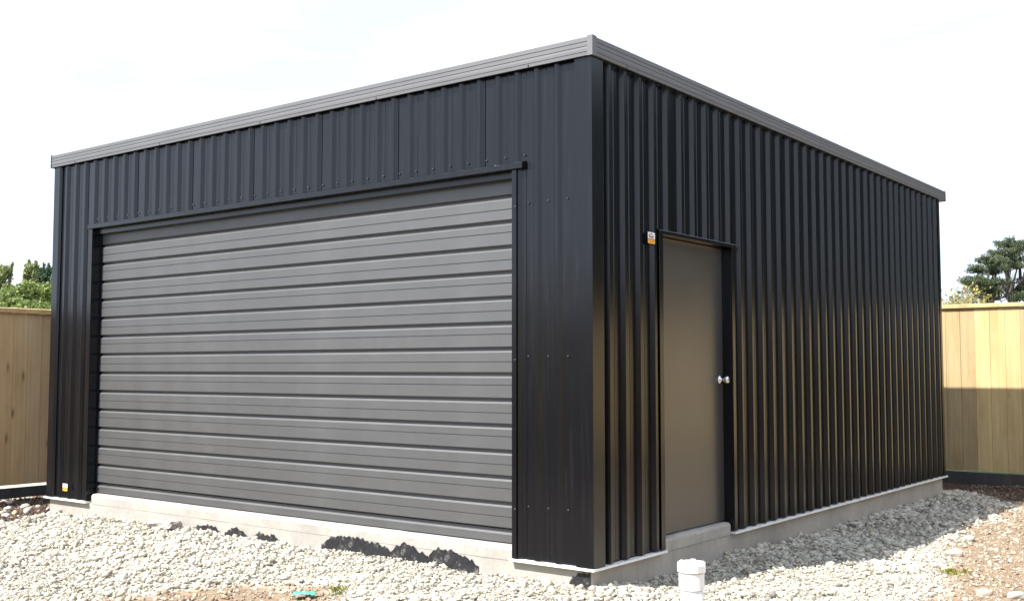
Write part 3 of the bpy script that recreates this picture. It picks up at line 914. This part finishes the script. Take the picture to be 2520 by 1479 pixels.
# ------------------------------------------------------------------ single stones
def rock_mesh(name, seed, sx, sy, sz, rough=0.16, sub=3):
    bm = bmesh.new(); bmesh.ops.create_icosphere(bm, subdivisions=sub, radius=1.0)
    for v in bm.verts:
        q = mnoise.noise(v.co * 1.1 + Vector((seed * 7.3, seed, 0))) * rough * 2 + mnoise.noise(v.co * 3.2 + Vector((0, seed * 3.1, 0))) * rough * 0.5
        v.co = Vector((v.co.x * sx, v.co.y * sy, v.co.z * sz)) * (1 + q)
    me = bpy.data.meshes.new(name); bm.to_mesh(me); bm.free()
    for p in me.polygons:
        p.use_smooth = True
    return me
def rock(name, label, x, y, sx, sy, sz, rz, seed, mat='cobble', cat='stone', group=None, sink=0.25, rough=0.16):
    o = link_obj(name, rock_mesh(name, seed, sx, sy, sz, rough), mat)
    o.location = (x, y, float(ground_z(x, y)) + sz * (1 - 2 * sink)); o.rotation_euler = (random.uniform(-.2, .2), random.uniform(-.2, .2), rz)
    if mat == 'concrete':
        for p_ in o.data.polygons:
            p_.use_smooth = False
    return tag(o, label, cat, group)
def unproj(px, py, z=-0.2):
    """ground point under a picture position (used once to read off where the stones lie)"""
    rt = FW.cross(Vector((0, 0, 1))).normalized(); up = rt.cross(FW)
    d = FW * 2668.5 + rt * (px - 1260) + up * (739.5 - py)
    t_ = (z - CAM.z) / d.z
    return CAM + d * t_
stones = [  # picture position and width read off the photograph, label
    (62, 1233, 27, .55, 'largest pale oval cobble on the dark soil left of the shed'),
    (77, 1236, 16, .6, 'smaller pale cobble touching the largest one on its right'),
    (96, 1233, 17, .6, 'pale cobble nearest the white strip on the dark soil'),
    (68, 1252, 22, .75, 'tan rounded cobble on the dark soil near the gravel'),
    (37, 1257, 18, .7, 'round pale cobble left of the tan one'),
    (8, 1250, 22, .5, 'long pale cobble at the left frame edge'),
    (16, 1268, 26, .6, 'big pale cobble lowest at the left frame edge'),
    (22, 1238, 24, .6, 'wide pale cobble high at the left frame edge'),
    (120, 1250, 15, .8, 'small grey cobble at the corner of the slab'),
    (23, 1222, 16, .5, 'flat dark grey cobble below the left fence plinth'),
    (45, 1268, 13, .6, 'small cobble where the left soil meets the gravel'),
]
for i, (px, py, wpx, fl, lab) in enumerate(stones):
    p = unproj(px, py, -0.20); r_ = wpx / 2668.5 * (p - CAM).length / 2
    rock('cobble_stone', lab, p.x, p.y, r_, r_ * 0.75, r_ * fl, YAW + random.uniform(-.4, .4), i + 1, group='cobbles on the dark soil')
p = unproj(2350, 1357)
rock('cobble_stone', 'pale fist-sized stone at the edge of gravel and brown soil on the right', p.x, p.y, .062, .050, .038, 0.4, 31, group='loose stones on the right')
for i, (px, py, s, lab) in enumerate(((2285, 1388, .030, 'small grey stone just left of the fist-sized pale one'), (2440, 1345, .026, 'small pale stone lying alone on the brown soil'),
                                      (2420, 1452, .060, 'flat pale stone at the bottom right of the brown soil'), (2500, 1462, .055, 'flat stone in the bottom right corner'),
                                      (2470, 1310, .028, 'small pale stone high on the brown soil at the right edge'), (2385, 1400, .022, 'tiny stone in the middle of the brown soil'))):
    p = unproj(px, py)
    rock('loose_stone', lab, p.x, p.y, s, s * 0.8, s * 0.5, i * 1.3, 40 + i, group='loose stones on the right')
# spilled lump of concrete against the slab
rock('concrete_lump', 'rough spilled lump of pale concrete against the slab on the left', -4.06, -0.11, .15, .080, .058, 0.05, 78, 'concrete', 'concrete', sink=0.16, rough=0.42)

# ------------------------------------------------------------------ torn black polythene along the slab
def polythene(label, top, zbase, seed):
    """top: list of (x, z) along the torn upper edge, lying on the slab face"""
    rr = random.Random(seed)
    pts = []
    for (x0, z0), (x1, z1) in zip(top[:-1], top[1:]):
        pts.append((x0, z0))
        k = max(1, int((x1 - x0) / 0.014))
        for j in range(1, k):
            f_ = j / k + rr.uniform(-.2, .2) / k
            pts.append((x0 + (x1 - x0) * f_, z0 + (z1 - z0) * f_ + rr.uniform(-0.010, 0.006) - 0.008 + (0.016 if rr.random() < 0.05 else 0)))
    pts.append(top[-1])
    tx = [a for a, _ in pts]; tz = [b for _, b in pts]
    xs_ = np.linspace(tx[0], tx[-1], max(30, int((tx[-1] - tx[0]) / 0.005))); rows = 9
    mb = MB(); c = Vector(((tx[0] + tx[-1]) / 2, 0, zbase))
    for x in xs_:
        zt = np.interp(x, tx, tz)
        for j in range(rows):
            f_ = j / (rows - 1); z = zt + (zbase - zt) * f_
            fold = mnoise.noise(Vector((x * 9 + z * 6, z * 13, seed))); crease = abs(mnoise.noise(Vector((x * 21 - z * 12, z * 9, seed + 4))))
            y = -0.011 - 0.008 * f_ ** 1.5 - 0.006 * max(0, fold) - 0.006 * crease * (0.3 + f_)
            if j == 0:
                y -= 0.008 * max(0, mnoise.noise(Vector((x * 26, seed, 2))))
            mb.v.append((x - c.x, y, z - c.z))
    n = len(xs_)
    for i in range(n - 1):
        for j in range(rows - 1):
            a_ = i * rows + j; mb.f.append((a_, a_ + rows, a_ + rows + 1, a_ + 1))
    o = build('polythene_scrap', mb, 'polythene'); o.location = c
    o.modifiers.new('thickness', 'SOLIDIFY').thickness = 0.0025
    return tag(o, label, 'plastic sheet', 'torn membrane along the slab')
polythene('long torn black polythene flap along the slab below the roller door', [(-2.30, -0.085), (-2.20, -0.020), (-2.10, -0.004), (-1.94, 0.0), (-1.84, -0.018), (-1.74, -0.02), (-1.66, -0.05), (-1.60, -0.072)], -0.15, 3)
polythene('torn black polythene peak in the middle of the membrane scraps', [(-1.62, -0.072), (-1.57, -0.022), (-1.52, -0.008), (-1.495, 0.006), (-1.48, -0.006), (-1.41, -0.010), (-1.37, -0.050), (-1.33, -0.04), (-1.28, -0.065)], -0.15, 11)
polythene('ragged black polythene scrap at the right end of the membrane', [(-1.27, -0.06), (-1.23, -0.022), (-1.19, 0.004), (-1.13, -0.006), (-1.08, 0.0), (-1.03, -0.022), (-0.97, -0.032), (-0.90, -0.045), (-0.85, -0.085)], -0.15, 19)
polythene('small grey black polythene fold right of the concrete lump', [(-3.82, -0.10), (-3.74, -0.070), (-3.62, -0.058), (-3.52, -0.066), (-3.46, -0.10)], -0.15, 23)
polythene('first small torn polythene tuft below the door', [(-3.40, -0.10), (-3.32, -0.058), (-3.26, -0.046), (-3.18, -0.075), (-3.13, -0.105)], -0.15, 29)
polythene('second small torn polythene tuft below the door', [(-3.06, -0.095), (-2.99, -0.058), (-2.90, -0.075), (-2.82, -0.066), (-2.76, -0.10)], -0.15, 37)
polythene('black polythene scrap at the near corner of the slab', [(-0.150, -0.105), (-0.125, -0.066), (-0.085, -0.040), (-0.045, -0.034), (0.002, -0.030)], -0.15, 41)

# green plastic scrap at the bottom of the view
p = unproj(748, 1474, -0.205)
mb = MB(); n = 12
for i in range(n):
    for j in range(6):
        u, w_ = i / (n - 1) - 0.5, j / 5 - 0.5
        mb.v.append((u * 0.14, w_ * 0.075, 0.022 * mnoise.noise(Vector((u * 5, w_ * 6, 3))) + 0.014 * mnoise.noise(Vector((u * 17, w_ * 14, 8))) + 0.02 - 0.04 * u * u))
for i in range(n - 1):
    for j in range(5):
        a = i * 6 + j; mb.f.append((a, a + 6, a + 7, a + 1))
o = build('plastic_scrap', mb, 'green_plastic', smooth=True); o.location = (p.x, p.y, float(ground_z(p.x, p.y)) + 0.014); o.rotation_euler = (0, 0, 0.6)
o.modifiers.new('thickness', 'SOLIDIFY').thickness = 0.002
tag(o, 'crumpled green plastic scrap at the bottom edge', 'plastic scrap')

# small weeds
def weed(label, px, py, r, h, n, seed):
    rr = random.Random(seed)
    p = unproj(px, py, -0.21); mb = MB()
    for _ in range(n):
        a = rr.uniform(0, 6.28); d_ = rr.uniform(0, r); x, y = d_ * math.cos(a), d_ * math.sin(a)
        lx, ly = rr.uniform(-h, h) * 0.8, rr.uniform(-h, h) * 0.8; w_ = 0.004; hh_ = h * rr.uniform(0.5, 1)
        mb.v += [(x - w_, y, 0), (x + w_, y, 0), (x + lx * .5 + w_ * .7, y + ly * .5, hh_ * .7), (x + lx, y + ly, hh_)]
        i = len(mb.v) - 4; mb.f += [(i, i + 1, i + 2, i + 3)]
    o = build('weed_tuft', mb, 'weed', fix=False); o.location = (p.x, p.y, float(ground_z(p.x, p.y)))
    tag(o, label, 'weed', 'small weeds in the gravel')
weed('yellow green weed tuft at the gravel edge on the right', 2348, 1410, 0.10, 0.035, 90, 1)
weed('dry yellow weed tuft at the bottom edge right of the green scrap', 830, 1466, 0.06, 0.05, 40, 2)

# ------------------------------------------------------------------ trees beyond the fences
def leaves(pts, size, mat, name, parent, aspect=0.5, up_bias=0.0):
    n = len(pts)
    pts = np.asarray(pts)
    a = rng.normal(0, 1, (n, 3)); a[:, 2] += up_bias; a /= np.linalg.norm(a, axis=1)[:, None]
    b = rng.normal(0, 1, (n, 3)); b -= (b * a).sum(1)[:, None] * a; b /= np.linalg.norm(b, axis=1)[:, None]
    s = size * rng.uniform(0.6, 1.4, (n, 1))
    V = np.stack([pts - a * s, pts + b * s * aspect, pts + a * s, pts - b * s * aspect], 1).reshape(-1, 3)
    Fq = np.arange(n * 4).reshape(-1, 4)
    return link_obj(name, np_mesh(name, V, Fq), mat, parent)
def spire_tree(label, x, y, h, r, mat, n, seed, shoots, group, cat='tree', taper=0.8):
    """narrow upright tree with several leading shoots at the top"""
    rr = np.random.default_rng(seed)
    root = empty('spire_tree', (x, y, -0.25)); tag(root, label, cat, group)
    mb = MB(); mb.tube([(0, 0, 0), (0.05, 0, h * 0.4), (0, 0.04, h * 0.93)], [h * 0.02, h * 0.014, h * 0.004], 7)
    br = []
    for k in range(90):
        z = h * rr.uniform(0.08, 0.95); a = rr.uniform(0, 6.28); L = r * (1 - (z / h)) ** taper * rr.uniform(0.6, 1.1) + 0.06
        e = (L * math.cos(a), L * math.sin(a), z + L * rr.uniform(0.35, 0.9)); br.append(((0, 0, z), e))
        mb.tube([(0, 0, z), (e[0] * .6, e[1] * .6, z + (e[2] - z) * .45), e], [0.03, 0.018, 0.006], 4)
    for (sx, sy, sh) in shoots:
        mb.tube([(sx * .4, sy * .4, h * 0.8), (sx, sy, h * 0.9), (sx * 1.25, sy * 1.25, h * sh)], [0.05, 0.03, 0.008], 5)
    build('trunk', mb, 'bark', root)
    P = []
    m = n // len(br)
    for (s, e) in br:
        s, e = np.array(s), np.array(e)
        tt = rr.uniform(0.15, 1.05, m)[:, None] ** 0.8
        P.append(s + (e - s) * tt + rr.normal(0, 0.055, (m, 3)) * (1.6 - tt))
    for (sx, sy, sh) in shoots:
        k = n // 60; tt = rr.uniform(0, 1, k)[:, None]
        P.append(np.array([sx * .5, sy * .5, h * .76]) + (np.array([sx * 1.25, sy * 1.25, h * sh]) - np.array([sx * .5, sy * .5, h * .76])) * tt + rr.normal(0, 0.040, (k, 3)) * (1.5 - tt))
    leaves(np.concatenate(P), 0.048, mat, 'crown', root, 0.5, 0.6)
    return root
def bush_tree(label, x, y, h, r, mat, n, seed, group, clumps=34, leaf=0.042):
    rr = np.random.default_rng(seed)
    root = empty('leafy_tree', (x, y, -0.25)); tag(root, label, 'tree', group)
    mb = MB(); mb.tube([(0, 0, 0), (0.1, 0.05, h * 0.35), (0.05, 0, h * 0.6)], [h * 0.03, h * 0.02, h * 0.01], 7)
    P = []
    for k in range(clumps):
        a = rr.uniform(0, 6.28); q = rr.uniform(0.1, 1) ** 0.6; zz = rr.uniform(0.22, 0.88)
        c = np.array([r * q * math.cos(a) * (1.15 - zz * .5), r * q * math.sin(a) * (1.15 - zz * .5), h * zz])
        cr_ = r * rr.uniform(0.18, 0.36)
        mb.tube([(0.08, 0.03, h * 0.3 * zz + 0.3), tuple(c * 0.6 + np.array([0, 0, h * 0.1])), tuple(c)], [0.05, 0.03, 0.01], 4)
        m = n // clumps
        d_ = rr.normal(0, 1, (m, 3)); d_ /= np.linalg.norm(d_, axis=1)[:, None]
        rad = cr_ * rr.uniform(0.35, 1.0, (m, 1)) ** 0.5 * (1 + 0.25 * np.sin(d_[:, :1] * 7 + k) * np.cos(d_[:, 1:2] * 6))
        P.append(c + d_ * rad * np.array([1, 1, 0.8]))
    build('trunk', mb, 'bark', root)
    leaves(np.concatenate(P), leaf, mat, 'crown', root, 0.6)
    return root
def at(px, py, depth):
    rt = FW.cross(Vector((0, 0, 1))).normalized(); up = rt.cross(FW)
    d = FW + rt * ((px - 1260) / 2668.5) + up * ((739.5 - py) / 2668.5)
    return CAM + d * depth
LG = 'trees beyond the left fence'
for i, (px, top, dep, r, mat, lab, sh) in enumerate((
        (12, 648, 36, 1.25, 'leaf_olive', 'olive spire tree at the left edge beyond the fence', [(-.25, 0, .99), (.2, .1, 1.0)]),
        (78, 640, 37, 1.15, 'leaf_olive', 'tallest olive spire tree beyond the left fence', [(-.15, 0, 1.0), (.22, 0, .99), (-.4, .1, .94)]),
        (98, 650, 41, 1.3, 'leaf_dark', 'dark green spire tree behind the left fence, left one of the dark pair', [(-.1, 0, .99), (.25, 0, 1.0), (-.35, 0, .95)]),
        (120, 650, 41, 1.2, 'leaf_dark', 'dark green spire tree next to the shed edge, right one of the dark pair', [(0, 0, 1.0), (.35, 0, .985), (-.3, 0, .95)]),
        (148, 664, 40, 1.2, 'leaf_dark', 'dark green spire tree mostly hidden by the left end of the shed', [(0, 0, 1.0), (.3, 0, .97)]))):
    p = at(px, top, dep)
    spire_tree(lab, p.x, p.y, p.z + 0.25, r, mat, 24000, 100 + i, sh, LG)
for i, (px, top, dep, r, mat, lab) in enumerate((
        (20, 690, 33, 1.5, 'leaf_olive', 'olive leafy tree filling the left edge above the fence'),
        (62, 705, 32, 1.25, 'leaf_olive', 'olive leafy tree below the tallest spire'),
        (98, 700, 30, 1.15, 'leaf_light', 'bright green leafy tree above the left fence beside the shed'),
        (135, 696, 29, 1.2, 'leaf_light', 'bright green leafy tree half hidden by the left shed corner'),
        (35, 728, 28, 1.1, 'leaf_light', 'low green bush just above the left fence capping'),
        (85, 728, 27, 1.0, 'leaf_light', 'low bright bush just above the fence near the shed'))):
    p = at(px, top, dep)
    bush_tree(lab, p.x, p.y, p.z + 0.45, r, mat, 30000, 200 + i, LG)

def pine(label, base_px, top_py, dep, lean, clumps, seed, limbs_to):
    """umbrella-like pine: forked trunk, limbs, dark needle clumps"""
    rr = np.random.default_rng(seed)
    g0 = at(base_px, 900, dep); root = empty('pine_tree', (g0.x, g0.y, -0.25)); tag(root, label, 'tree', 'pines beyond the back fence')
    rtv = np.array(FW.cross(Vector((0, 0, 1))).normalized()); fwv = np.array(Vector((FW.x, FW.y, 0)).normalized())
    o0 = np.array(root.location)
    def loc(px, py, dd):
        return np.array(at(px, py, dep + dd)) - o0
    fork = loc(base_px + lean * .35, 735, 0)
    mb = MB(); mb.tube([(0, 0, 0), tuple(fork * 0.5), tuple(fork)], [0.32, 0.26, 0.22], 9)
    P = []
    for (px, py, rx, rz, dd) in clumps:
        c = loc(px, py, dd)
        midp = (fork + c) / 2 + np.array([0, 0, -0.35]) + rr.normal(0, 0.15, 3)
        mb.tube([tuple(fork), tuple(midp), tuple(c)], [0.15, 0.085, 0.03], 6)
        sc = dep / 2668.5
        # each clump is several tufts
        nt = 19
        for _ in range(nt):
            d_ = rr.normal(0, 1, 3); d_ /= np.linalg.norm(d_); q = rr.uniform(0.15, 1.45) ** 0.8
            tcn = c + (rtv * d_[0] * rx + fwv * d_[1] * rx + np.array([0, 0, d_[2] * rz])) * sc * q
            mb.tube([tuple(c), tuple((c + tcn) / 2 + np.array([0, 0, -0.05])), tuple(tcn)], [0.03, 0.02, 0.008], 4)
            m = 64; e = rr.normal(0, 1, (m, 3)); e /= np.linalg.norm(e, axis=1)[:, None]
            P.append(tcn + e * rr.uniform(0.2, 1, (m, 1)) ** 0.6 * np.array([0.27, 0.27, 0.20]) * (0.6 + 0.3 * rx * sc) + np.array([0, 0, 0.10]))
    for (px, py, dd) in limbs_to:      # bare limbs and twigs
        c = loc(px, py, dd); mp_ = (fork + c) / 2 + rr.normal(0, 0.2, 3)
        mb.tube([tuple(fork), tuple(mp_), tuple(c)], [0.09, 0.05, 0.015], 5)
        for _ in range(7):
            s = mp_ + (c - mp_) * rr.uniform(0, 1); e = s + rr.normal(0, 0.45, 3)
            mb.tube([tuple(s), tuple((s + e) / 2 + rr.normal(0, .06, 3)), tuple(e)], [0.022, 0.014, 0.006], 4)
    build('trunk', mb, 'bark', root)
    leaves(np.concatenate(P), 0.068, 'leaf_pine', 'crown', root, 0.22, 0.5)
pine('smaller dark pine with layered clumps right of the shed', 2437, 635, 46, -10,
     [(2438, 648, 24, 10, 0), (2455, 650, 16, 12, .8), (2405, 668, 20, 7, -.5), (2445, 672, 26, 9, .6), (2388, 700, 20, 8, 0), (2420, 697, 26, 10, -.8), (2452, 705, 22, 12, .5), (2412, 715, 24, 9, .4), (2440, 722, 18, 8, 0)], 5,
     [(2400, 738, .5), (2425, 745, -.5), (2470, 690, 0), (2480, 712, .6)])
pine('tall dark pine at the right edge beyond the fence', 2490, 590, 50, 6,
     [(2480, 604, 24, 11, 0), (2508, 612, 26, 12, 1), (2460, 627, 22, 9, -.6), (2492, 632, 34, 14, .4), (2470, 655, 26, 12, .8), (2505, 655, 30, 14, -.8), (2530, 640, 30, 18, 0), (2545, 690, 28, 14, .5), (2520, 715, 26, 6, 0), (2512, 735, 24, 7, -.6), (2550, 610, 28, 16, 0)], 9,
     [(2470, 690, .5), (2500, 695, -.4), (2515, 700, .4), (2455, 735, 0), (2485, 715, .8), (2460, 705, -.6)])
def sparse_tree(label, px, top, dep, r, nleaf, lmat, seed, name):
    rr = np.random.default_rng(seed); p = at(px, top, dep)
    h = p.z + 0.25; root = empty(name, (p.x, p.y, -0.25)); tag(root, label, 'tree', 'thin trees beyond the back fence')
    mb = MB(); tips = []
    mb.tube([(0, 0, 0), (0.1, 0, h * .3), (0.05, 0, h * .5)], [0.12, 0.09, 0.06], 6)
    for k in range(16):
        a = rr.uniform(0, 6.28); L = r * rr.uniform(0.5, 1.0); s = np.array([0.06, 0, h * rr.uniform(0.35, 0.6)])
        e = np.array([L * math.cos(a), L * math.sin(a), h * rr.uniform(0.62, 1.0)]); m_ = (s + e) / 2 + rr.normal(0, 0.15, 3)
        mb.tube([tuple(s), tuple(m_), tuple(e)], [0.035, 0.022, 0.008], 4)
        for _ in range(9):
            q = m_ + (e - m_) * rr.uniform(-0.4, 1); w_ = q + rr.normal(0, 0.30, 3) + np.array([0, 0, .12])
            mb.tube([tuple(q), tuple((q + w_) / 2 + rr.normal(0, .05, 3)), tuple(w_)], [0.014, 0.009, 0.004], 3); tips.append((q, w_))
    build('trunk', mb, 'twig', root)
    P = [q + (w_ - q) * rr.uniform(0.3, 1.1) + rr.normal(0, 0.09, 3) for q, w_ in [tips[i] for i in rr.integers(0, len(tips), nleaf)]]
    leaves(np.array(P), 0.06, lmat, 'crown', root, 0.6)
sparse_tree('bare grey twiggy tree just right of the shed above the fence', 2326, 694, 40, 0.75, 120, 'leaf_olive', 61, 'bare_tree')
sparse_tree('thin tree with yellow leaves between shed and pines', 2362, 696, 38, 0.75, 1300, 'leaf_yellow', 62, 'yellow_tree')
sparse_tree('second thin yellow tree left of the smaller pine', 2388, 716, 36, 0.6, 900, 'leaf_yellow', 63, 'yellow_tree')
p = at(2468, 728, 34)
bush_tree('small yellow green bush below the tall pine', p.x, p.y, p.z + 0.35, 0.5, 'leaf_yellow', 1800, 64, 'thin trees beyond the back fence', 8, 0.06)

# tall dark evergreens standing beyond the fences to the right of the view (they show in the side wall)
for i, (x, y, h, r) in enumerate(((5.5, 27, 9.5, 3.0), (9.5, 28, 11.0, 3.2), (13.5, 27, 12.0, 3.4), (17.5, 26, 13.0, 3.4), (21.0, 23, 13.0, 3.4), (23.5, 18.5, 13.0, 3.4), (11.5, 32, 14.0, 3.6), (16.5, 31, 15.0, 3.6))):
    nm = ('nearest the pines', 'second from the pines', 'third from the pines', 'fourth from the pines', 'fifth from the pines', 'last and farthest to the right', 'tallest in the rear row', 'rear row, far right')[i]
    o = bush_tree('tall dark evergreen outside the right edge, ' + nm, x, y, h, r, 'leaf_evergreen', 9000, 300 + i, 'evergreens beyond the right edge', 46, 0.26)
    o.name = 'evergreen_tree'
